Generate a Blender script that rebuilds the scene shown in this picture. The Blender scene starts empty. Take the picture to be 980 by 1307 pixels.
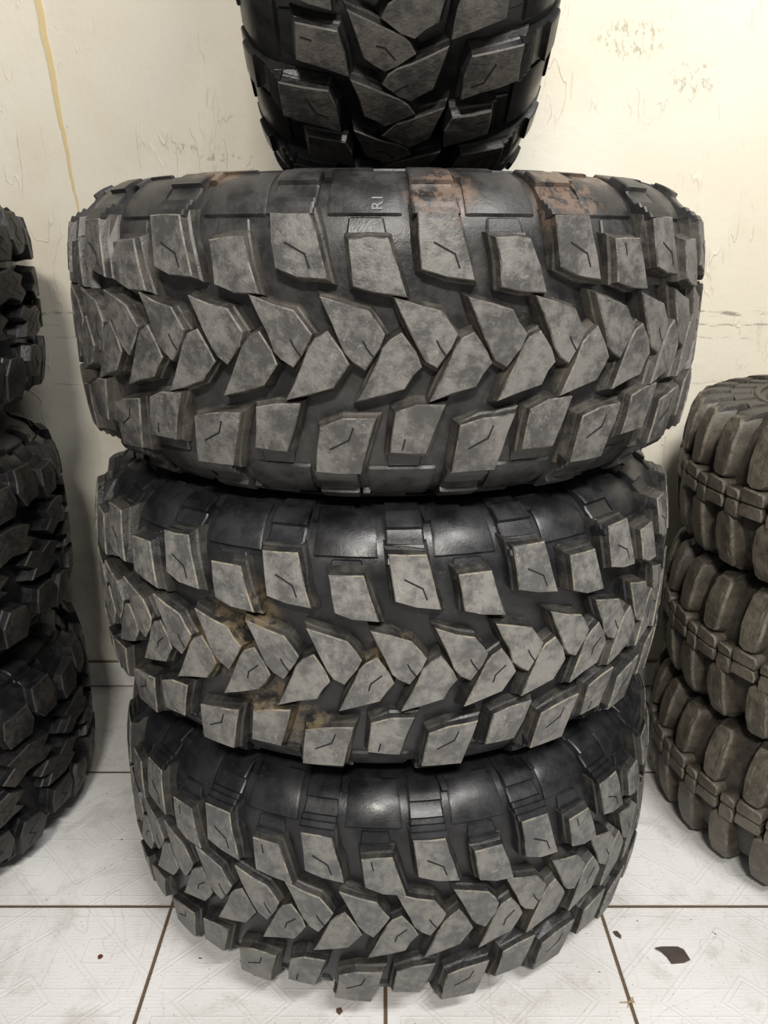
import bpy, bmesh, math, random
from mathutils import Matrix, Vector
PI = math.pi
C = bpy.context.scene.collection
sc = bpy.context.scene

# ------------------------------------------------------------------ camera
F_PX = 1015.0
PITCH = math.atan(340.5 / F_PX)
cam = bpy.data.objects.new('camera', bpy.data.cameras.new('camera'))
C.objects.link(cam)
cam.location = (0, 0, 0.963)
cam.rotation_euler = (PI / 2 - PITCH, 0, 0)
cam.data.sensor_fit = 'VERTICAL'
cam.data.sensor_height = 36.0
cam.data.lens = 36.0 * F_PX / 1307.0
cam.data.clip_start = 0.02
sc.camera = cam

# ------------------------------------------------------------------ world and lights
w = bpy.data.worlds.new('room_light'); sc.world = w; w.use_nodes = True
w.node_tree.nodes['Background'].inputs[0].default_value = (1.0, 0.975, 0.95, 1)
w.node_tree.nodes['Background'].inputs[1].default_value = 0.26

def area(name, loc, target, sx, sy, power, col):
    l = bpy.data.lights.new(name, 'AREA'); l.shape = 'RECTANGLE'
    l.size = sx; l.size_y = sy; l.energy = power; l.color = col
    o = bpy.data.objects.new(name, l); C.objects.link(o)
    o.location = loc
    o.rotation_euler = (Vector(target) - Vector(loc)).to_track_quat('-Z', 'Y').to_euler()
    return o
area('ceiling_tube_light', (0.95, -0.45, 2.75), (0.35, 1.2, 0.6), 1.3, 0.25, 64, (1.0, 0.98, 0.955))
area('ceiling_tube_light', (-0.05, -1.15, 2.25), (-0.1, 1.3, 0.5), 0.35, 0.15, 48, (1.0, 0.95, 0.88))
sc.view_settings.view_transform = 'Standard'
sc.view_settings.look = 'None'
sc.view_settings.gamma = 1
sc.view_settings.use_curve_mapping = False
sc.view_settings.exposure = 0.0

# ------------------------------------------------------------------ node helpers
class NT:
    def __init__(s, name):
        s.m = bpy.data.materials.new(name); s.m.use_nodes = True
        s.t = s.m.node_tree; s.b = s.t.nodes['Principled BSDF']
    def n(s, typ, **kw):
        x = s.t.nodes.new(typ)
        for k, v in kw.items(): setattr(x, k, v)
        return x
    def l(s, a, b): s.t.links.new(a, b)
    def put(s, v, sock):
        if isinstance(v, (int, float)): sock.default_value = v
        elif isinstance(v, tuple): sock.default_value = v
        else: s.l(v, sock)
    def math(s, op, a, b=0.0, c=0.0, clamp=False):
        x = s.n('ShaderNodeMath', operation=op); x.use_clamp = clamp
        s.put(a, x.inputs[0]); s.put(b, x.inputs[1])
        if op in ('MULTIPLY_ADD', 'SMOOTH_MIN', 'COMPARE', 'WRAP'): s.put(c, x.inputs[2])
        return x.outputs[0]
    def noise(s, vec, scale, detail=4, rough=0.6, dist=0.0):
        x = s.n('ShaderNodeTexNoise'); s.l(vec, x.inputs['Vector'])
        x.inputs['Scale'].default_value = scale; x.inputs['Detail'].default_value = detail
        x.inputs['Roughness'].default_value = rough; x.inputs['Distortion'].default_value = dist
        return x.outputs['Fac']
    def remap(s, v, a, b, c=0.0, d=1.0, smooth=True):
        x = s.n('ShaderNodeMapRange'); x.interpolation_type = 'SMOOTHSTEP' if smooth else 'LINEAR'
        s.put(v, x.inputs['Value'])
        for i, q in zip(('From Min', 'From Max', 'To Min', 'To Max'), (a, b, c, d)): x.inputs[i].default_value = q
        return x.outputs['Result']
    def mix(s, f, a, b):
        x = s.n('ShaderNodeMix', data_type='RGBA'); s.put(f, x.inputs[0])
        s.put(a if not (isinstance(a, tuple) and len(a) == 3) else a + (1,), x.inputs[6])
        s.put(b if not (isinstance(b, tuple) and len(b) == 3) else b + (1,), x.inputs[7])
        return x.outputs[2]
    def scale(s, vec, v):
        x = s.n('ShaderNodeVectorMath', operation='MULTIPLY'); s.l(vec, x.inputs[0]); x.inputs[1].default_value = v
        return x.outputs[0]
    def bump(s, h, strength, dist):
        x = s.n('ShaderNodeBump'); x.inputs['Strength'].default_value = strength; x.inputs['Distance'].default_value = dist
        s.l(h, x.inputs['Height']); s.l(x.outputs[0], s.b.inputs['Normal'])

def rubber(name, c0, c1, dirt, dirt_amt, r0, r1, scale=9.0, bump=0.25, clay=None, cc=(0.175, 0.118, 0.086)):
    """dark rubber: two tones, patches of dried dirt, fine scuffs"""
    t = NT(name)
    co = t.n('ShaderNodeTexCoord').outputs['Object']
    a = t.noise(co, scale * 2.2, 5, 0.62)
    b = t.noise(co, scale * 9, 4, 0.7)
    d = t.noise(co, scale * 0.9, 6, 0.66, 0.6)
    g = t.noise(co, 420, 2, 0.6)
    m = t.remap(t.math('ADD', t.math('MULTIPLY', a, 0.6), t.math('MULTIPLY', b, 0.4)), 0.41, 0.60)
    col = t.mix(m, c0, c1)
    dm = t.remap(t.math('ADD', t.math('MULTIPLY', d, 0.75), t.math('MULTIPLY', b, 0.25)), 0.66 - dirt_amt * 0.34, 0.80 - dirt_amt * 0.22)
    dm = t.math('MULTIPLY', dm, 0.85)
    col = t.mix(dm, col, dirt)
    sp = t.math('MULTIPLY', t.remap(t.noise(co, 130, 4, 0.8), 0.58, 0.70), t.remap(t.noise(co, 14, 3, 0.6), 0.46, 0.62))
    col = t.mix(t.math('MULTIPLY', sp, 0.45), col, tuple(min(1, x * 2.2 + 0.03) for x in c1))
    if clay:
        for (px, py, pz, rad) in clay:
            vm = t.n('ShaderNodeVectorMath', operation='DISTANCE'); t.l(co, vm.inputs[0]); vm.inputs[1].default_value = (px, py, pz)
            q = t.math('ADD', vm.outputs['Value'], t.math('MULTIPLY', t.math('SUBTRACT', b, 0.5), 0.05))
            q = t.remap(q, rad * 0.55, rad, 1.0, 0.0)
            q = t.math('MULTIPLY', q, t.remap(t.noise(co, 60, 4, 0.7), 0.40, 0.56))
            col = t.mix(t.math('MULTIPLY', q, 0.68), col, cc)
    t.l(col, t.b.inputs['Base Color'])
    rr = t.math('ADD', t.remap(t.math('MULTIPLY_ADD', a, 0.6, t.math('MULTIPLY', b, 0.4)), 0.35, 0.65, r0, r1), t.math('MULTIPLY', dm, 0.2), clamp=True)
    t.l(rr, t.b.inputs['Roughness'])
    t.b.inputs['Specular IOR Level'].default_value = 0.5
    h = t.math('ADD', t.math('MULTIPLY', b, 1.0), t.math('MULTIPLY', g, 0.25))
    t.bump(h, bump, 0.006)
    return t.m

# ------------------------------------------------------------------ structure materials
def wall_material():
    t = NT('cream_wall_paint')
    co = t.n('ShaderNodeTexCoord').outputs['Object']
    sep = t.n('ShaderNodeSeparateXYZ'); t.l(co, sep.inputs[0]); X, Z = sep.outputs[0], sep.outputs[2]
    big = t.noise(co, 1.6, 4, 0.55)
    med = t.noise(co, 9, 5, 0.6)
    col = t.mix(t.remap(big, 0.35, 0.65), (0.76, 0.70, 0.565), (0.82, 0.785, 0.68))
    col = t.mix(t.math('MULTIPLY', t.remap(med, 0.5, 0.75), 0.25), col, (0.60, 0.52, 0.38))
    # grime on the lower wall where tyres have rubbed
    low = t.math('MULTIPLY', t.remap(Z, 0.25, 0.88, 1.0, 0.0), t.remap(t.noise(co, 5, 6, 0.65), 0.35, 0.62))
    col = t.mix(t.math('MULTIPLY', low, 0.50), col, (0.36, 0.33, 0.27))
    # horizontal rub marks at one height
    wob = t.math('MULTIPLY', t.math('SUBTRACT', t.noise(t.scale(co, (3, 1, 1)), 2.0, 3), 0.5), 0.05)
    for h, wd, st in ((0.838, 0.006, 0.75), (0.815, 0.003, 0.6), (0.79, 0.0025, 0.45), (0.70, 0.004, 0.3)):
        dz = t.math('ABSOLUTE', t.math('SUBTRACT', t.math('ADD', Z, wob), h))
        mk = t.remap(dz, wd * 0.3, wd, 1.0, 0.0)
        mk = t.math('MULTIPLY', mk, t.remap(t.noise(t.scale(co, (1, 1, 5)), 14 + h * 9, 5, 0.7), 0.46, 0.58))
        col = t.mix(t.math('MULTIPLY', mk, st), col, (0.20, 0.18, 0.14))
    # dark specks and small green-grey scuffs
    sp = t.remap(t.noise(t.scale(co, (1, 1, 0.6)), 85, 3, 0.7), 0.70, 0.76)
    col = t.mix(t.math('MULTIPLY', sp, 0.5), col, (0.30, 0.27, 0.20))
    for (sx, sz, rx, rz) in ((-0.375, 1.132, 0.035, 0.010), (-0.30, 1.118, 0.045, 0.008), (0.44, 1.31, 0.07, 0.035), (0.56, 1.25, 0.05, 0.03)):
        ex = t.math('DIVIDE', t.math('SUBTRACT', X, sx), rx); ez = t.math('DIVIDE', t.math('SUBTRACT', Z, sz), rz)
        e = t.math('ADD', t.math('MULTIPLY', ex, ex), t.math('MULTIPLY', ez, ez))
        e = t.math('MULTIPLY', t.remap(e, 0.3, 1.3, 1.0, 0.0), t.remap(t.noise(t.scale(co, (1.6, 1, 0.8)), 70, 4, 0.75), 0.52, 0.60))
        col = t.mix(t.math('MULTIPLY', e, 0.6), col, (0.30, 0.28, 0.17))
    # yellow run of old varnish down the wall
    dx = t.math('SUBTRACT', X, t.math('MULTIPLY_ADD', Z, -0.083, -0.4945))
    dx = t.math('ABSOLUTE', t.math('ADD', dx, t.math('MULTIPLY', t.math('SUBTRACT', t.noise(t.scale(co, (0, 0, 1)), 9, 3), 0.5), 0.02)))
    wdt = t.remap(Z, 0.98, 1.35, 0.0022, 0.0085)
    run = t.math('MULTIPLY', t.math('SUBTRACT', 1.0, t.math('DIVIDE', dx, wdt), clamp=True), 2.2, clamp=True)
    run = t.math('MULTIPLY', run, t.remap(Z, 0.93, 1.05))
    col = t.mix(t.math('MULTIPLY', run, 0.75), col, (0.70, 0.52, 0.20))
    t.l(col, t.b.inputs['Base Color'])
    t.b.inputs['Roughness'].default_value = 0.55
    # wrinkles in the paint film running down the wall, and fine orange peel
    wr = t.noise(t.scale(co, (1.0, 1.0, 0.25)), 30, 2, 0.5, 0.5)
    ridge = t.remap(t.math('ABSOLUTE', t.math('SUBTRACT', wr, 0.5)), 0.0, 0.02, 1.0, 0.0)
    ridge = t.math('MULTIPLY', ridge, t.remap(t.noise(co, 9, 3, 0.6), 0.50, 0.66))
    h = t.math('ADD', ridge, t.math('MULTIPLY', t.noise(co, 60, 4, 0.6), 0.55))
    h = t.math('ADD', h, t.math('MULTIPLY', run, 0.8))
    t.bump(h, 0.5, 0.003)
    return t.m

TILE = 0.328; TX0 = 0.002; TY0 = 0.9655
def floor_material():
    t = NT('white_embossed_floor_tile')
    co = t.n('ShaderNodeTexCoord').outputs['Object']
    sep = t.n('ShaderNodeSeparateXYZ'); t.l(co, sep.inputs[0])
    def cell(v, o): return t.math('SUBTRACT', t.math('FRACT', t.math('DIVIDE', t.math('SUBTRACT', v, o), TILE)), 0.5)
    u = cell(t.math('ADD', sep.outputs[0], t.math('MULTIPLY', t.math('GREATER_THAN', sep.outputs[1], TY0 + TILE), 0.075)), TX0); v = cell(sep.outputs[1], TY0)
    au = t.math('ABSOLUTE', u); av = t.math('ABSOLUTE', v)
    edge = t.math('SUBTRACT', 0.5, t.math('MAXIMUM', au, av))
    nz = t.noise(co, 40, 4)
    grout = t.remap(t.math('ADD', edge, t.math('MULTIPLY', t.math('SUBTRACT', nz, 0.5), 0.006)), 0.0055, 0.0085, 1.0, 0.0)
    # embossed geometry: nested diamonds and squares with fine hatching in some fields
    def rings(x, freq, width):
        f = t.math('ABSOLUTE', t.math('SUBTRACT', t.math('FRACT', t.math('MULTIPLY', x, freq)), 0.5))
        return t.remap(f, 0.0, width, 1.0, 0.0)
    dia = t.math('ADD', au, av)
    sq = t.math('MAXIMUM', au, av)
    # smaller diamonds on a half-tile grid
    def cell2(x): return t.math('ABSOLUTE', t.math('SUBTRACT', t.math('FRACT', t.math('MULTIPLY', x, 2.0)), 0.5))
    b_u, b_v = cell2(u), cell2(v)
    dia2 = t.math('ADD', b_u, b_v); sq2 = t.math('MAXIMUM', b_u, b_v)
    p = t.math('MAXIMUM', rings(dia, 4.0, 0.05), rings(sq2, 4.0, 0.045))
    p = t.math('MAXIMUM', p, rings(t.math('ADD', dia, 0.03), 4.0, 0.035))
    fld = t.remap(t.math('SINE', t.math('MULTIPLY', t.math('SUBTRACT', dia2, sq), 18.0)), 0.1, 0.3)
    hat = t.math('MULTIPLY', t.math('MULTIPLY', rings(v, 60.0, 0.3), fld), 0.35)
    p = t.math('MAXIMUM', p, hat)
    base = t.mix(t.remap(t.noise(co, 3.0, 5, 0.6), 0.35, 0.65), (0.68, 0.665, 0.64), (0.82, 0.815, 0.80))
    base = t.mix(t.math('MULTIPLY', t.remap(t.noise(co, 11, 6, 0.7, 0.4), 0.5, 0.68), 0.38), base, (0.42, 0.38, 0.33))
    base = t.mix(t.math('MULTIPLY', p, 0.08), base, (0.40, 0.36, 0.31))
    # dust in the pores, crumbs
    sp = t.remap(t.noise(co, 230, 2, 0.6), 0.665, 0.71)
    base = t.mix(t.math('MULTIPLY', sp, 0.65), base, (0.22, 0.19, 0.16))
    sp2 = t.remap(t.noise(co, 75, 2, 0.5), 0.745, 0.765)
    base = t.mix(sp2, base, (0.09, 0.075, 0.06))
    # hairline scratch marks
    sm = t.remap(t.math('ABSOLUTE', t.math('SUBTRACT', t.noise(co, 5.5, 2, 0.5, 0.8), 0.5)), 0.0, 0.0035, 1.0, 0.0)
    base = t.mix(t.math('MULTIPLY', sm, 0.22), base, (0.35, 0.32, 0.28))
    near = t.remap(edge, 0.008, 0.016, 1.0, 0.0)
    base = t.mix(t.math('MULTIPLY', t.math('MULTIPLY', near, t.remap(nz, 0.4, 0.6)), 0.3), base, (0.36, 0.29, 0.21))
    col = t.mix(grout, base, (0.13, 0.085, 0.05))
    t.l(col, t.b.inputs['Base Color'])
    t.l(t.math('ADD', t.remap(t.noise(co, 14, 4), 0.3, 0.7, 0.30, 0.5), t.math('MULTIPLY', grout, 0.4)), t.b.inputs['Roughness'])
    h = t.math('SUBTRACT', t.math('MULTIPLY', p, 0.13), t.math('MULTIPLY', grout, 1.0))
    h = t.math('ADD', h, t.math('MULTIPLY', t.noise(co, 130, 3), 0.18))
    t.bump(h, 0.8, 0.003)
    return t.m

def plain(name, col, rough):
    t = NT(name); co = t.n('ShaderNodeTexCoord').outputs['Object']
    n = t.noise(co, 30, 4)
    t.l(t.mix(t.remap(n, 0.3, 0.7), tuple(c * 0.8 for c in col), col), t.b.inputs['Base Color'])
    t.b.inputs['Roughness'].default_value = rough
    t.bump(n, 0.3, 0.002)
    return t.m

# ------------------------------------------------------------------ mesh helpers
class MB:
    def __init__(s): s.v = []; s.f = []; s.mi = []; s.sm = []
    def add(s, verts, faces, mi=0, smooth=False):
        o = len(s.v); s.v += [tuple(p) for p in verts]
        for f in faces:
            s.f.append([i + o for i in f]); s.mi.append(mi); s.sm.append(smooth)
    def build(s, name, mats, parent=None, bevel=0, recalc=True, sharp=None):
        if sharp: s.sm = [True] * len(s.f)
        me = bpy.data.meshes.new(name); me.from_pydata(s.v, [], s.f)
        for m in mats: me.materials.append(m)
        me.polygons.foreach_set('material_index', s.mi); me.polygons.foreach_set('use_smooth', s.sm)
        if recalc:
            bm = bmesh.new(); bm.from_mesh(me); bmesh.ops.recalc_face_normals(bm, faces=bm.faces); bm.to_mesh(me); bm.free()
        if sharp: me.set_sharp_from_angle(angle=math.radians(sharp))
        me.update()
        o = bpy.data.objects.new(name, me); C.objects.link(o); o.parent = parent
        if bevel:
            b = o.modifiers.new('bevel', 'BEVEL'); b.width = bevel; b.segments = 2; b.limit_method = 'ANGLE'
        return o
    def box(s, x0, x1, y0, y1, z0, z1, mi=0):
        v = [(x, y, z) for x in (x0, x1) for y in (y0, y1) for z in (z0, z1)]
        s.add(v, [(0, 1, 3, 2), (4, 6, 7, 5), (0, 4, 5, 1), (2, 3, 7, 6), (0, 2, 6, 4), (1, 5, 7, 3)], mi)

def thing(name, label, cat, loc, group=None):
    o = bpy.data.objects.new(name, None); C.objects.link(o); o.location = loc
    o.empty_display_size = 0.1
    o['label'] = label; o['category'] = cat
    if group: o['group'] = group
    return o
def structure(o): o['kind'] = 'structure'; return o

# ------------------------------------------------------------------ room
WALL_Y = 1.612
fb = MB(); fb.box(-3, 3, -2.5, WALL_Y + 0.2, -0.05, 0)
structure(fb.build('floor', [floor_material()]))
wb = MB(); wb.box(-3, 3, WALL_Y, WALL_Y + 0.2, 0, 2.9)
structure(wb.build('wall_back', [wall_material()]))
bb = MB()
for k in range(-9, 9):
    bb.box(TX0 + (k + 0.3) * TILE + 0.0015, TX0 + (k + 1.3) * TILE - 0.0015, WALL_Y - 0.007, WALL_Y, 0.004, 0.062, 0)
bb.box(-2.95, 2.95, WALL_Y - 0.0045, WALL_Y, 0.0, 0.066, 1)
structure(bb.build('baseboard_back', [plain('white_glazed_skirting', (0.70, 0.69, 0.67), 0.3), plain('brown_grout', (0.20, 0.15, 0.10), 0.9)], bevel=0.0012))

# ------------------------------------------------------------------ tyre building
def off(poly, d):
    """outset a polygon (list of (x,y)), d is a number or a list (per vertex)"""
    n = len(poly); out = []
    ar = sum(poly[i][0] * poly[(i + 1) % n][1] - poly[(i + 1) % n][0] * poly[i][1] for i in range(n))
    sg = 1 if ar > 0 else -1
    for i in range(n):
        p0, p1, p2 = poly[i - 1], poly[i], poly[(i + 1) % n]
        e1 = (p1[0] - p0[0], p1[1] - p0[1]); e2 = (p2[0] - p1[0], p2[1] - p1[1])
        l1 = math.hypot(*e1) or 1e-9; l2 = math.hypot(*e2) or 1e-9
        n1 = (e1[1] / l1 * sg, -e1[0] / l1 * sg); n2 = (e2[1] / l2 * sg, -e2[0] / l2 * sg)
        nx, ny = n1[0] + n2[0], n1[1] + n2[1]; q = nx * nx + ny * ny
        k = 2.0 / q if q > 0.4 else 5.0
        k = min(k, 1.9)
        dd = d[i] if isinstance(d, list) else d
        out.append((p1[0] + nx * k * dd * 0.5 * 2 / 2 * 1.0, p1[1] + ny * k * dd * 0.5 * 2 / 2 * 1.0))
    return out

def interp(tab, x):
    x = abs(x)
    for (a, ra), (b, rb) in zip(tab, tab[1:]):
        if x <= b: return ra + (rb - ra) * (x - a) / (b - a)
    return tab[-1][1]

class Pattern: pass

def cyl(u, z, r, R):
    a = u / R
    return (r * math.sin(a), -r * math.cos(a), z)

def refine(poly, rng, jit, seg=0.022):
    out = []; n = len(poly)
    for i in range(n):
        a, b = poly[i], poly[(i + 1) % n]
        L = math.hypot(b[0] - a[0], b[1] - a[1]); k = max(1, int(L / seg + 0.5))
        for j in range(k):
            t = j / k; jj = jit if j else jit * 0.7
            out.append((a[0] + (b[0] - a[0]) * t + rng.uniform(-jj, jj), a[1] + (b[1] - a[1]) * t + rng.uniform(-jj, jj)))
    return out

def lug(mb, poly, R, top, base, rng, sipes=(), foot=0.006, jit=0.0007, bev=0.0016, dh=0.0, soft=False, ledge=True, sw=0.0008, inset=0.0):
    """one tread block: foot, ledge, wall, worn edge, worn face.  poly in metres (u along the tread, z across)"""
    P = refine(off(poly, -inset), rng, jit)
    n = len(P)
    ht = [top(p[1]) - base(p[1]) for p in P]
    r0 = [rng.uniform(0.7, 1.2) * foot for _ in P]
    # step low on the walls of the block, on some sides only
    k0 = rng.randrange(n)
    st = [foot * (0.80 if (i - k0) % n < n * 0.45 else 0.38) for i in range(n)] if ledge else [foot * 0.4] * n
    rings = []
    def ring(pl, fr, dr=0.0): rings.append([cyl(q[0], q[1], base(p[1]) + (top(p[1]) + dh - base(p[1])) * fr + dr, R) for q, p in zip(pl, P)])
    ring(off(P, r0), 0.0, -0.005)
    ring(off(P, [a * 0.9 for a in r0]), 0.12)
    ring(off(P, st), 0.50 if ledge else 0.5)
    if ledge: ring(off(P, [a * 0.5 for a in st]), 0.60)
    ring(off(P, 0.0006), 1.0, -bev)
    if soft: ring(off(P, -bev * 0.4), 1.0, -bev * 0.35)
    ring(off(P, -bev), 1.0)
    nr = len(rings); vs = [q for r_ in rings for q in r_]
    o = len(mb.v)
    mb.v += vs
    for j in range(nr - 1):
        mi = 0 if j < nr - 2 - (1 if soft else 0) else 1
        for i in range(n):
            k = (i + 1) % n
            mb.f.append([o + j * n + i, o + j * n + k, o + (j + 1) * n + k, o + (j + 1) * n + i]); mb.mi.append(mi); mb.sm.append(soft)
    # cap with a slightly domed centre made of a smaller ring
    last = off(P, -bev - 0.005)
    cx = sum(p[0] for p in P) / n; cz = sum(p[1] for p in P) / n
    lo = len(mb.v)
    for q, p in zip(P, P):
        qq = (cx + (q[0] - cx) * 0.55, cz + (q[1] - cz) * 0.55)
        mb.v.append(cyl(qq[0], qq[1], top(qq[1]) + dh, R))
    for i in range(n):
        k = (i + 1) % n
        mb.f.append([o + (nr - 1) * n + i, o + (nr - 1) * n + k, lo + k, lo + i]); mb.mi.append(2); mb.sm.append(False)
    mb.f.append([lo + i for i in range(n)]); mb.mi.append(2); mb.sm.append(False)
    for sp in sipes:
        for a, b in zip(sp, sp[1:]):
            L = math.hypot(b[0] - a[0], b[1] - a[1]); nx, nz = -(b[1] - a[1]) / L * sw, (b[0] - a[0]) / L * sw
            ex, ez = (b[0] - a[0]) / L * sw * 0.8, (b[1] - a[1]) / L * sw * 0.8
            q = [(a[0] + nx - ex, a[1] + nz - ez), (b[0] + nx + ex, b[1] + nz + ez), (b[0] - nx + ex, b[1] - nz + ez), (a[0] - nx - ex, a[1] - nz - ez)]
            up = [cyl(x, z, top(z) + dh + 0.0003, R) for x, z in q]
            dn = [cyl(x, z, top(z) + dh - 0.0040, R) for x, z in q]
            mb.add(up + dn, [(0, 1, 2, 3), (0, 4, 5, 1), (1, 5, 6, 2), (2, 6, 7, 3), (3, 7, 4, 0), (4, 7, 6, 5)], 3)

def lathe(mb, prof, seg, mi=0, closed=False):
    n = len(prof); vs = []
    for s in range(seg):
        a = 2 * PI * s / seg
        for r, z in prof: vs.append((r * math.sin(a), -r * math.cos(a), z))
    fs = []
    for s in range(seg):
        t = (s + 1) % seg
        for i in range(n if closed else n - 1):
            k = (i + 1) % n
            fs.append((s * n + i, t * n + i, t * n + k, s * n + k))
    mb.add(vs, fs, mi, True)

def arc_profile(prof):
    d = [0.0]
    for a, b in zip(prof, prof[1:]): d.append(d[-1] + math.hypot(b[0] - a[0], b[1] - a[1]))
    return d
def prof_at(prof, d, s):
    s = max(0, min(d[-1] - 1e-6, s))
    for i in range(len(d) - 1):
        if s <= d[i + 1]:
            t = (s - d[i]) / (d[i + 1] - d[i])
            a, b = prof[i], prof[i + 1]
            r, z = a[0] + (b[0] - a[0]) * t, a[1] + (b[1] - a[1]) * t
            # smooth normal from a wider chord
            e0 = prof[max(0, i - 0)]; e1 = prof[min(len(prof) - 1, i + 1)]
            L = math.hypot(e1[0] - e0[0], e1[1] - e0[1])
            return r, z, (e1[1] - e0[1]) / L, -(e1[0] - e0[0]) / L
def plate(mb, prof, d, stations, sgn, mi=0, mtop=None, edge=0.0012):
    """solid strip laid over the side profile. stations: (s, a0, a1 in degrees, thickness)"""
    rows = []; full = []
    for p, q in zip(stations, stations[1:]):
        k = max(1, int((q[0] - p[0]) / 0.0045))
        for j in range(k): full.append(tuple(p[c] + (q[c] - p[c]) * j / k for c in range(4)))
    full.append(stations[-1])
    for (s, a0, a1, th) in full:
        r, z, nr, nz = prof_at(prof, d, s)
        row = []
        m = 4
        for k, (f, h) in enumerate([(0, -0.004), (0, th - edge), (0.05, th), (0.5, th), (0.95, th), (1, th - edge), (1, -0.004)]):
            a = math.radians(a0 + (a1 - a0) * f)
            rr, zz = r + nr * h, z + nz * h
            row.append((rr * math.sin(a), -rr * math.cos(a), zz * sgn))
        rows.append(row)
    n = 7; vs = [p for r_ in rows for p in r_]; fs = []
    for j in range(len(rows) - 1):
        for i in range(n - 1): fs.append((j * n + i, j * n + i + 1, (j + 1) * n + i + 1, (j + 1) * n + i))
    fs.append(tuple(range(n))); fs.append(tuple((len(rows) - 1) * n + i for i in range(n)))
    mb.add(vs, fs, mi)

# ---- mats shared
FACE = {}
def mats(key, face0, face1, side0, side1, dirt, da, edge, r=(0.42, 0.62), rs=(0.36, 0.6), clay=None, cc=(0.175, 0.118, 0.086)):
    FACE[key] = [
        rubber(key + '_block_wall', side0, side1, dirt, da + 0.12, rs[0], rs[1], 8, 0.20, clay, cc),
        rubber(key + '_worn_edge', face0, tuple(c * 1.1 for c in edge), dirt, da, 0.5, 0.7, 22, 0.2, clay, cc),
        rubber(key + '_worn_face', face0, face1, dirt, da, r[0], r[1], 10, 0.28, None),
        plain(key + '_sipe_black', (0.006, 0.006, 0.006), 0.9)]
mats('dusty', (0.058, 0.056, 0.054), (0.150, 0.142, 0.130), (0.026, 0.024, 0.022), (0.070, 0.062, 0.052), (0.150, 0.120, 0.080), 0.10, (0.17, 0.155, 0.13),
     clay=[(0.052, -0.395, 0.130, 0.034), (0.175, -0.36, 0.130, 0.042), (0.20, -0.345, -0.135, 0.028), (0.085, -0.385, -0.140, 0.026), (-0.115, -0.365, 0.150, 0.03)])
mats('grey', (0.090, 0.088, 0.086), (0.205, 0.197, 0.180), (0.016, 0.016, 0.016), (0.046, 0.042, 0.036), (0.165, 0.130, 0.080), 0.09, (0.23, 0.205, 0.15),
     clay=[(-0.15, -0.375, 0.045, 0.05), (-0.19, -0.36, 0.0, 0.05), (-0.085, -0.40, -0.085, 0.035), (-0.13, -0.385, -0.05, 0.035), (0.01, -0.415, 0.02, 0.03)], cc=(0.17, 0.13, 0.075))
mats('clean', (0.082, 0.083, 0.084), (0.180, 0.174, 0.160), (0.017, 0.017, 0.017), (0.042, 0.038, 0.032), (0.150, 0.120, 0.072), 0.03, (0.21, 0.19, 0.145))
mats('dark', (0.046, 0.044, 0.042), (0.115, 0.104, 0.092), (0.010, 0.010, 0.010), (0.026, 0.024, 0.022), (0.120, 0.090, 0.060), -0.05, (0.10, 0.092, 0.08))
mats('black', (0.012, 0.012, 0.012), (0.034, 0.029, 0.023), (0.006, 0.006, 0.007), (0.012, 0.011, 0.011), (0.050, 0.036, 0.022), 0.0, (0.022, 0.020, 0.018))
mats('tan', (0.070, 0.060, 0.046), (0.130, 0.113, 0.087), (0.052, 0.044, 0.034), (0.090, 0.078, 0.060), (0.150, 0.125, 0.088), 0.05, (0.15, 0.13, 0.098))
CAR = {
    'dusty': rubber('dusty_casing', (0.013, 0.0125, 0.0125), (0.040, 0.038, 0.037), (0.11, 0.085, 0.06), 0.05, 0.36, 0.52, 6, 0.12,
                    [(0.052, -0.385, 0.140, 0.040), (0.178, -0.345, 0.145, 0.050), (0.21, -0.28, 0.17, 0.04), (-0.16, -0.3, 0.168, 0.04)]),
    'grey': rubber('grey_casing', (0.009, 0.009, 0.010), (0.022, 0.022, 0.024), (0.12, 0.092, 0.055), -0.02, 0.30, 0.46, 6, 0.08,
                   [(-0.15, -0.365, 0.045, 0.055), (-0.185, -0.35, 0.0, 0.055), (-0.085, -0.39, -0.09, 0.045), (-0.13, -0.375, -0.05, 0.04), (0.01, -0.40, 0.02, 0.03)], (0.15, 0.115, 0.065)),
    'clean': rubber('clean_casing', (0.009, 0.009, 0.010), (0.021, 0.021, 0.023), (0.10, 0.08, 0.05), -0.12, 0.30, 0.46, 6, 0.08),
    'dark': rubber('dark_casing', (0.008, 0.008, 0.008), (0.018, 0.018, 0.018), (0.10, 0.07, 0.045), -0.12, 0.28, 0.42, 6, 0.08),
    'black': rubber('black_casing', (0.005, 0.005, 0.006), (0.010, 0.010, 0.010), (0.04, 0.03, 0.02), -0.1, 0.35, 0.55, 6, 0.2),
    'tan': rubber('tan_casing', (0.030, 0.026, 0.021), (0.066, 0.057, 0.045), (0.12, 0.10, 0.075), 0.0, 0.45, 0.65, 6, 0.3)}

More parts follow.
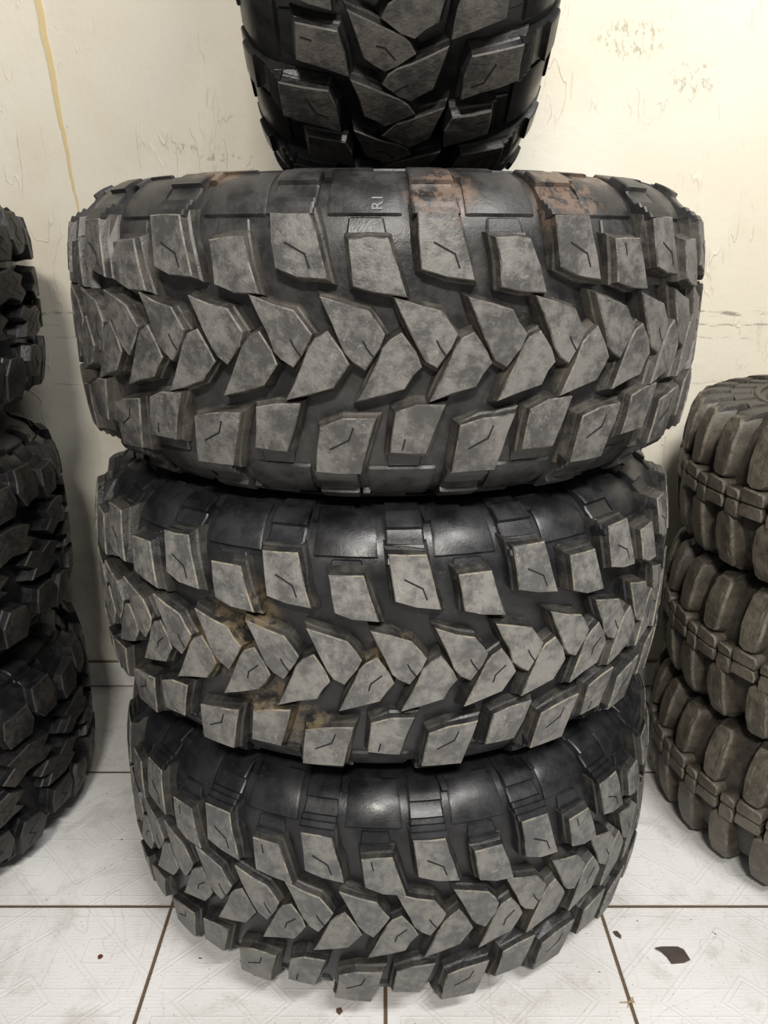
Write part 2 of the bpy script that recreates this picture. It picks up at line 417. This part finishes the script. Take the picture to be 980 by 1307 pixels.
# ---- the wide mud tyre with chevron centre blocks
R1 = 0.422
TOP1 = [(0, 0.4225), (0.06, 0.4225), (0.09, 0.420), (0.128, 0.414), (0.16, 0.408)]
BAS1 = [(0, 0.402), (0.06, 0.402), (0.10, 0.398), (0.128, 0.388), (0.16, 0.372)]
PROF1 = [(0.402, 0.0), (0.402, 0.05), (0.400, 0.085), (0.396, 0.108), (0.388, 0.128), (0.374, 0.146), (0.355, 0.157), (0.332, 0.1635), (0.305, 0.1645),
         (0.280, 0.160), (0.258, 0.152), (0.240, 0.137), (0.228, 0.124), (0.221, 0.116), (0.214, 0.113), (0.207, 0.109), (0.203, 0.102)]
def smooth_profile(p, k=4):
    out = []; n = len(p)
    for i in range(n - 1):
        p0, p1, p2, p3 = p[max(0, i - 1)], p[i], p[i + 1], p[min(n - 1, i + 2)]
        for j in range(k):
            t = j / k
            out.append(tuple(0.5 * ((2 * p1[c]) + (-p0[c] + p2[c]) * t + (2 * p0[c] - 5 * p1[c] + 4 * p2[c] - p3[c]) * t * t + (-p0[c] + 3 * p1[c] - 3 * p2[c] + p3[c]) * t ** 3) for c in (0, 1)))
    out.append(p[-1]); return out
PROF1 = smooth_profile(PROF1)
PITCH1 = 360.0 / 19
UNIT = PITCH1 / 2
rad = math.radians
PB = [(0.2, 50), (3.5, 43.0), (6.6, 37), (7.75, 25), (8.8, 14.5), (8.0, 1), (6.15, -18), (4.4, -11), (3.4, -2), (2.5, 14)]
PAL = [(3.0, 123), (8.6, 123), (10.8, 63), (7.0, 66), (3.9, 73)]
PAS = [(13.3, 101), (18.5, 102), (20.8, 50), (17.0, 52), (14.1, 59)]
SAL = [(5.4, 97), (8.0, 87), (8.6, 75)]
SB = [(5.9, 9), (6.3, 3), (7.1, -5)]
SAS = [(15.2, 96), (15.5, 86)]
SC = [(4.9, 22), (5.2, 14), (6.8, 4)]

def mirror(p, sh): return [(a + sh, -z) for a, z in p]
def conv(p, phase, R=R1): return [(rad(a + phase) * R, z / 1000.0) for a, z in p]

def mud_tyre(root, key, seed, loc, rot, phase, wear=0.0, bsipe='B', spread=(0, 0), cshift=0.0):
    rng = random.Random(seed)
    M = FACE[key]; car = CAR[key]
    top = lambda z: interp(TOP1, z) - wear
    base = lambda z: interp(BAS1, z)
    made = []
    # casing with both sides, bead and the inside
    inner = [(0.203, 0.098), (0.215, 0.094), (0.235, 0.108), (0.27, 0.140), (0.31, 0.150), (0.35, 0.140), (0.375, 0.11), (0.386, 0.06), (0.388, 0.0)]
    side = PROF1 + inner[:]
    full = side + [(r, -z) for r, z in reversed(side)][1:-1]
    mb = MB(); lathe(mb, full, 190, 0, True)
    # low ribs at the bead
    casing = mb.build('casing', [car], root); made.append(casing)
    d = arc_profile(PROF1)
    for sgn in (1, -1):
        sh = 0.0 if sgn > 0 else UNIT / 2 + 0.6
        # centre blocks
        mb = MB()
        for i in range(38):
            ph = phase + cshift + i * UNIT
            pj = [(a + rng.uniform(-.12, .12), z + rng.uniform(-1, 1)) for a, z in PB]
            sp = SB if sgn > 0 else SC
            if sgn < 0: sp = [(a, -z) for a, z in SC]; sp = [(a, z) for a, z in SC]
            show = (i % 2 == 0) if sgn > 0 else (bsipe == 'C' and i % 2 == 1)
            if sgn > 0 and rng.random() < 0.3: show = True
            if sgn > 0: P_, S_ = pj, sp
            else: P_, S_ = mirror(pj, UNIT / 2), mirror([(a, z) for a, z in SC], UNIT / 2)
            lug(mb, conv(P_, ph), R1, top, base, rng, [conv(S_, ph)] if show else [], foot=0.0095, inset=.0017, jit=.0008, dh=rng.uniform(-.0008, .0004))
        made.append(mb.build('center_blocks', M, root))
        # shoulder blocks, long and short by turns
        mb = MB()
        for i in range(19):
            ph = phase + i * PITCH1
            for P_, S_ in ((PAL, SAL), (PAS, SAS)):
                long_ = P_ is PAL
                pj = [(a + rng.uniform(-.15, .15), z + spread[0 if sgn > 0 else 1] + rng.uniform(-1.5, 1.5)) for a, z in P_]
                S_ = [(a, z + spread[0 if sgn > 0 else 1]) for a, z in S_]
                sp = [S_] if (long_ or rng.random() < 0.4) else []
                if sgn < 0: pj = mirror(pj, sh); sp = [mirror(q, sh) for q in sp]
                if sgn < 0 and long_: pj = [(a + (0.9 if k in (1, 2) else 0) - 0.0, z) for k, (a, z) in enumerate(pj)]
                lug(mb, conv(pj, ph), R1, top, base, rng, [conv(q, ph) for q in sp], foot=0.0115, inset=.0012, jit=.0010, dh=rng.uniform(-.001, .0005))
        made.append(mb.build('shoulder_blocks', M, root))
        # buttresses that carry the long blocks down the side, and the panels between them
        mb = MB()
        for i in range(19):
            ph = phase + i * PITCH1 + sh
            a0, a1 = ph + 2.7, ph + 8.9
            s0 = 0.112; st = []
            tpr = [(0.0, .0210), (.005, .0200), (.0062, .0165), (.011, .0158), (.0122, .0125), (.017, .0118), (.0182, .0080), (.030, .0055), (.034, .0062), (.0355, .0105), (.056, .0085), (.0575, .0045), (.076, .0045), (.078, .0012)]
            for ds, th in tpr:
                sk = ds * 18
                st.append((s0 + ds + 0.004, a0 - 0.25 * sk * 0.6, a1 - 0.5 * sk * 0.3, th * rng.uniform(0.97, 1.03)))
            plate(mb, PROF1, d, st, sgn)
            # stub behind the short block
            b0, b1 = ph + 13.0, ph + 18.6
            plate(mb, PROF1, d, [(0.098, b0, b1, .010), (0.104, b0, b1, .0085), (0.1045, b0, b1 - .2, .004), (0.118, b0 + .2, b1 - .6, .0034), (0.120, b0 + .4, b1 - .8, .0008)], sgn)
            # smooth raised panel between buttresses
            c0, c1 = ph + 10.3, ph + PITCH1 + 1.5
            st = []
            for ds in (0.0, 0.002, 0.014, 0.028, 0.036, 0.044, 0.058, 0.062):
                th = 0.0005 if ds in (0.0, 0.062) else 0.0034
                st.append((0.121 + ds, c0, c1 - ds * 12, th))
            plate(mb, PROF1, d, st, sgn)
            # stepped hook rib on the panel edge
            e0 = ph + 9.2
            st = [(0.160, e0, e0 + 1.2, .0062), (0.178, e0 - 0.5, e0 + .8, .006), (0.1785, e0 - 0.5, e0 + 7.2, .0062), (0.1825, e0 - .5, e0 + 7.0, .006), (0.183, e0 - .4, e0 + 7.0, .0005)]
            plate(mb, PROF1, d, st, sgn)
            for q in (0.148, 0.152):
                pass
        # rim guard rings
        for (s_, t_) in ((0.222, 0.0032), (0.262, 0.0045)):
            vs = []; pr = []
            for ds, th in ((-.005, -.001), (-.0035, t_ * .8), (0, t_), (.0035, t_ * .8), (.005, -.001)):
                r, z, nr, nz = prof_at(PROF1, d, s_ + ds); pr.append((r + nr * th, (z + nz * th) * sgn))
            lathe(mb, pr, 150, 0)
        made.append(mb.build('sidewall_ribs', [car], casing, sharp=28))
    for o in made:
        if o.parent is root: o.location = loc; o.rotation_euler = rot
    return casing

def phase_rot(deg): return (0, 0, rad(deg))

GROUP = 'stacked worn mud tires in the middle'
def lying(label, x, y, z, key, seed, phase, wear=0.0, tilt=(0, 0), bs='B', grp=GROUP, spread=(0, 0)):
    root = thing('off_road_tire', label, 'tire', (x, y, z - 0.172), grp)
    c = mud_tyre(root, key, seed, (0, 0, 0.172), (rad(tilt[0]), rad(tilt[1]), 0), phase, wear, bs, spread)
    return root, c

t1, c1 = lying('dusty mud tire lying flat directly under the upright tire, reddish clay on its upper blocks', 0.003, 1.18, 0.8685, 'dusty', 11, 0.5)
t2, c2 = lying('mud tire lying flat between the dusty tire and the bottom tire of the middle stack', -0.003, 1.18, 0.526, 'grey', 22, -2.0, bs='C', spread=(9, 6))
t3, c3 = lying('black mud tire lying flat on the white tiles at the bottom of the middle stack', 0.006, 1.18, 0.175, 'clean', 33, 0.9, bs='C', spread=(-2, 12))

# upright tyre on top
up = thing('off_road_tire', 'dark mud tire standing upright on its tread on top of the middle stack', 'tire', (0.015, 1.18, 1.02))
mud_tyre(up, 'dark', 44, (0, 0, 0.422), (0, rad(90), 0), 4.0, bsipe='C', cshift=2.3)

# chalk letters on the side of the upper lying tyre
def chalk(text, ang, s, size, root):
    cu = bpy.data.curves.new('chalk_letters', 'FONT'); cu.body = text; cu.size = size; cu.extrude = 0.0002
    cu.align_x = 'CENTER'; cu.align_y = 'CENTER'
    o = bpy.data.objects.new('tmp', cu); C.objects.link(o)
    dg = bpy.context.evaluated_depsgraph_get(); me = bpy.data.meshes.new_from_object(o.evaluated_get(dg))
    C.objects.unlink(o); bpy.data.objects.remove(o)
    d = arc_profile(PROF1)
    for v in me.vertices:                       # bend the letters onto the side
        r, z, nr, nz = prof_at(PROF1, d, s + v.co.x)
        a = rad(ang) - (v.co.y) / r
        h = 0.0037 + v.co.z
        rr, zz = r + nr * h, z + nz * h
        v.co = (rr * math.sin(a), -rr * math.cos(a), zz)
    ob = bpy.data.objects.new('chalk_mark', me); C.objects.link(ob); ob.parent = root
    me.materials.append(CHALK); ob.location = (0, 0, 0)
    return ob
CHALK = plain('faded_chalk', (0.22, 0.225, 0.23), 0.9)
chalk('R1', -1.3, 0.133, 0.0145, c1)

# ---- left stack: black tyres with deep blocks and wavy sipes
PROFL = PROF1
def knobby_tyre(root, seed, loc, phase):
    rng = random.Random(seed); M = FACE['black']; car = CAR['black']
    N = 18; pit = 360 / N
    top = lambda z: interp([(0, .422), (.09, .420), (.13, .412), (.16, .400)], z)
    base = lambda z: interp([(0, .394), (.09, .392), (.128, .383), (.16, .362)], z)
    prof = [(r - 0.008 if r > 0.38 else r, z) for r, z in PROF1]
    inner = [(0.203, 0.098), (0.215, 0.094), (0.235, 0.108), (0.27, 0.140), (0.31, 0.150), (0.345, 0.140), (0.365, 0.11), (0.378, 0.06), (0.378, 0.0)]
    side = prof + inner
    full = side + [(r, -z) for r, z in reversed(side)][1:-1]
    mb = MB(); lathe(mb, full, 150, 0, True)
    casing = mb.build('casing', [car], root); made = [casing]
    d = arc_profile(prof)
    CB = [(0, 44), (5, 50), (9.5, 42), (8.2, 30), (10.5, 16), (7.5, 4), (4.0, 10), (1.0, 2), (-1.2, 16), (1.4, 28)]
    CS = [[(2.2, 40), (4.5, 30), (2.2, 24), (5, 14)], [(5.5, 42), (7.2, 33), (5.4, 24), (8, 15)]]
    SL = [(11, 128), (17.5, 130), (18.5, 96), (17.0, 76), (12.5, 70), (10.5, 92)]
    SS = [(1.5, 108), (8.5, 112), (9.5, 84), (8, 64), (2.0, 62), (0.8, 84)]
    SQ = [[(13, 120), (15, 108), (13, 98), (15.5, 84)]]
    SR = [[(3.5, 100), (6, 92), (4, 82), (6.5, 72)]]
    for sgn in (1, -1):
        sh = pit * 0.5 if sgn < 0 else 0
        mb = MB()
        for i in range(N):
            for dd in (0,):
                ph = phase + i * pit
                P_ = [(a * 1.3 + rng.uniform(-.3, .3), z + rng.uniform(-2, 2)) for a, z in CB]; S_ = [[(a * 1.3, z) for a, z in q] for q in CS]
                if sgn < 0: P_ = mirror(P_, sh); S_ = [mirror(q, sh) for q in S_]
                lug(mb, conv(P_, ph), R1, top, base, rng, [conv(q, ph) for q in S_], foot=.006, jit=.0016, bev=.0022, sw=.0007)
        made.append(mb.build('center_blocks', M, root))
        mb = MB()
        for i in range(N):
            ph = phase + i * pit
            for P0, S0 in ((SL, SQ), (SS, SR)):
                P_ = [(a + rng.uniform(-.3, .3), z + rng.uniform(-2, 2)) for a, z in P0]; S_ = S0
                if sgn < 0: P_ = mirror(P_, sh); S_ = [mirror(q, sh) for q in S_]
                lug(mb, conv(P_, ph), R1, top, base, rng, [conv(q, ph) for q in S_], foot=.007, jit=.0016, bev=.0022, sw=.0007)
        made.append(mb.build('shoulder_blocks', M, root))
        mb = MB()
        for i in range(N):
            ph = phase + i * pit + sh
            plate(mb, prof, d, [(0.120, ph + 10.8, ph + 17.6, .020), (0.135, ph + 10.6, ph + 17.4, .016), (0.1355, ph + 10.6, ph + 17.4, .010), (0.158, ph + 10.4, ph + 16.8, .008), (0.178, ph + 10.2, ph + 16, .004), (0.18, ph + 10.4, ph + 15.8, .0005)], sgn)
            plate(mb, prof, d, [(0.104, ph + 1.2, ph + 8.8, .017), (0.118, ph + 1.2, ph + 8.6, .012), (0.1185, ph + 1.2, ph + 8.6, .006), (0.145, ph + 1.5, ph + 8.2, .0045), (0.15, ph + 1.8, ph + 8, .0005)], sgn)
        made.append(mb.build('sidewall_ribs', [car], casing, sharp=28))
    for o in made:
        if o.parent is root: o.location = loc
    return casing

for lab, z, sd, ph in (
        ('black knobby tire at the left edge, topmost of the left stack', 0.880, 5, 3),
        ('black knobby tire in the left stack, resting between the tires above and below it', 0.521, 6, 11),
        ('black knobby tire at the bottom of the left stack, on the tiled floor', 0.175, 7, 6)):
    r_ = thing('knobby_tire', lab, 'tire', (-0.953, 1.185, z - 0.172), 'black knobby tires stacked on the left')
    knobby_tyre(r_, sd, (0, 0, 0.172), ph)

# ---- right stack: narrower tractor-like tyres, rounded bars and split centre blocks
def bar_tyre(root, seed, loc, phase):
    rng = random.Random(seed); M = FACE['tan']; car = CAR['tan']
    R = 0.370; N = 30; pit = 360 / N
    top = lambda z: interp([(0, .370), (.05, .369), (.09, .362), (.118, .350), (.13, .34)], z)
    base = lambda z: interp([(0, .350), (.05, .348), (.09, .336), (.118, .318), (.13, .305)], z)
    prof = [(.350, 0), (.349, .05), (.338, .088), (.322, .106), (.300, .1150), (.275, .1165), (.250, .112), (.232, .104), (.222, .096), (.216, .094), (.208, .091), (.203, .086)]
    inner = [(.203, .080), (.22, .08), (.24, .092), (.27, .100), (.30, .098), (.32, .085), (.334, .05), (.336, 0)]
    side = prof + inner
    full = side + [(r, -z) for r, z in reversed(side)][1:-1]
    mb = MB(); lathe(mb, full, 150, 0, True)
    casing = mb.build('casing', [car], root); made = [casing]
    d = arc_profile(prof)
    cv = lambda p, ph: [(rad(a + ph) * R, z / 1000) for a, z in p]
    for sgn in (1, -1):
        sh = 4.2 if sgn < 0 else 0
        mb = MB()
        bar = [(0.2, 106), (1.2, 112), (4.6, 112), (5.6, 104), (5.8, 60), (5.4, 32), (4.3, 24), (1.8, 23), (0.3, 30), (-0.2, 60)]
        for i in range(N):
            ph = phase + i * pit
            P_ = [(a + rng.uniform(-.15, .15), z + rng.uniform(-1.5, 1.5)) for a, z in bar]
            if sgn < 0: P_ = mirror(P_, sh)
            lug(mb, cv(P_, ph), R, top, base, rng, foot=.0075, jit=.0006, bev=.005, soft=True, ledge=False)
        o = mb.build('shoulder_bars', M, root); made.append(o)
        mb = MB()
        for i in range(N):
            ph = phase + i * pit
            # side extension of each bar over the shoulder
            plate(mb, prof, d, [(.098, ph + .3 + sh, ph + 5.3 + sh, .022), (.112, ph + .2 + sh, ph + 5.3 + sh, .018), (.120, ph + .2 + sh, ph + 5.3 + sh, .0115), (.135, ph + .5 + sh, ph + 5 + sh, .007), (.1355, ph - .5 + sh, ph + 6 + sh, .003), (.165, ph + 1 + sh, ph + 5 + sh, .003), (.167, ph + 1.5 + sh, ph + 4.5 + sh, .0004)], sgn, edge=.003)
        for s_, t_ in ((.176, .004), (.196, .004)):
            pr = []
            for ds, th in ((-.006, -.001), (-.004, t_), (.004, t_), (.006, -.001)):
                r, z, nr, nz = prof_at(prof, d, s_ + ds); pr.append((r + nr * th, (z + nz * th) * sgn))
            lathe(mb, pr, 130, 0)
        made.append(mb.build('sidewall_ribs', [car], casing, sharp=28))
    mb = MB()
    for i in range(N):
        ph = phase + i * pit
        for (a0, a1, zt, zb) in ((-.6, 6.0, 22, -20), (6.9, 11.0, 17, -26)):
            for (u0, u1) in ((0.8, zt), (zb, -0.8)):
                sk = 0.4
                P_ = [(a0 + .4, u1), (a1 - .6, u1 - (1 if u1 < 0 else 3)), (a1, (u0 + u1) / 2), (a1 - .2, u0), (a0 + .2, u0), (a0, (u0 + u1) / 2)]
                lug(mb, cv(P_, ph), R, top, base, rng, foot=.0012, jit=.0004, bev=.003, dh=.002, soft=True, ledge=False)
    made.append(mb.build('center_blocks', M, root))
    for o in made:
        if o.parent is root: o.location = loc
    return casing

for lab, z, sd, ph, dx in (
        ('brownish grey bar tread tire with its round side showing, topmost of the right stack', 0.613, 8, -70, 0.0),
        ('brownish grey bar tread tire in the right stack, squeezed between the top and bottom tires', 0.3715, 9, -65.5, 0.0),
        ('brownish grey bar tread tire at the bottom of the right stack, on the white tiles', 0.130, 10, -70.2, 0.0)):
    r_ = thing('bar_tread_tire', lab, 'tire', (0.862 + dx, 1.215, z - 0.120), 'bar tread tires stacked on the right')
    bar_tyre(r_, sd, (0, 0, 0.120), ph)

# ------------------------------------------------------------------ litter on the floor
LIT = plain('brown_scrap', (0.075, 0.060, 0.048), 0.8)
STRAW = plain('dry_straw', (0.40, 0.30, 0.16), 0.8)
def scrap(label, x, y, pts, th, lift, mat, name='rubber_scrap', cat='scrap'):
    mb = MB(); n = len(pts)
    cz = [lift * (1 - min(1, math.hypot(px, py) / 0.02)) for px, py in pts]
    vs = [(px, py, 0.0006 + abs(px) * lift) for px, py in pts] + [(px * .96, py * .96, 0.0006 + abs(px) * lift + th) for px, py in pts]
    fs = [tuple(range(n)), tuple(range(n, 2 * n))] + [(i, (i + 1) % n, n + (i + 1) % n, n + i) for i in range(n)]
    mb.add(vs, fs)
    o = mb.build(name, [mat]); o.location = (x, y, 0)
    o['label'] = label; o['category'] = cat
    return o
scrap('dark curved scrap of rubber lying on the white tile, right front', 0.412, 0.874, [(-.022, .012), (-.012, .015), (0, .0155), (.012, .015), (.019, .009), (.022, -.008), (.012, -.0115), (0, -.012), (-.006, -.013), (-.009, -.002), (-.014, .006)], 0.002, 0.12, LIT)
scrap('tiny brown chip beside the grout corner right of the bottom tire', 0.3435, 0.911, [(-.0055, .005), (.001, .0065), (.0045, -.003), (.003, -.007), (-.003, -.002)], 0.002, 0.2, LIT)
scrap('tiny reddish crumb on the left front tile', -0.4045, 0.873, [(-.0035, .001), (0, .004), (.004, .001), (.002, -.003), (-.002, -.0035)], 0.002, 0.1, plain('red_brown_crumb', (0.12, 0.04, 0.02), 0.8))
scrap('small brown crumb just left of the front grout line, below the bottom tire', -0.0595, 0.788, [(-.004, .003), (.002, .005), (.005, 0), (.001, -.005), (-.003, -.002)], 0.002, 0.1, plain('brown_crumb', (0.12, 0.06, 0.04), 0.8))
tw = MB()
def stick(mb, a, b, r0, r1):
    a, b = Vector(a), Vector(b); dv = (b - a).normalized(); s = dv.cross(Vector((0, 0, 1))).normalized(); u = s.cross(dv)
    vs = []
    for p, r in ((a, r0), (b, r1)):
        for k in range(6): vs.append(p + (s * math.cos(k * PI / 3) + u * math.sin(k * PI / 3)) * r)
    mb.add(vs, [(k, (k + 1) % 6, 6 + (k + 1) % 6, 6 + k) for k in range(6)] + [tuple(range(6)), tuple(range(6, 12))])
stick(tw, (-.014, .001, .0015), (.006, .001, .0022), .0008, .0009); stick(tw, (-.004, .0, .002), (.004, .006, .004), .0007, .0004)
stick(tw, (-.002, .001, .002), (-.006, -.007, .001), .0007, .0004); stick(tw, (.004, .001, .002), (.005, .008, .003), .0007, .0004)
o = tw.build('straw_twig', [STRAW]); o.location = (0.33, 0.80, 0)
o['label'] = 'tiny pale straw twig lying across the grout line at the lower right'; o['category'] = 'twig'
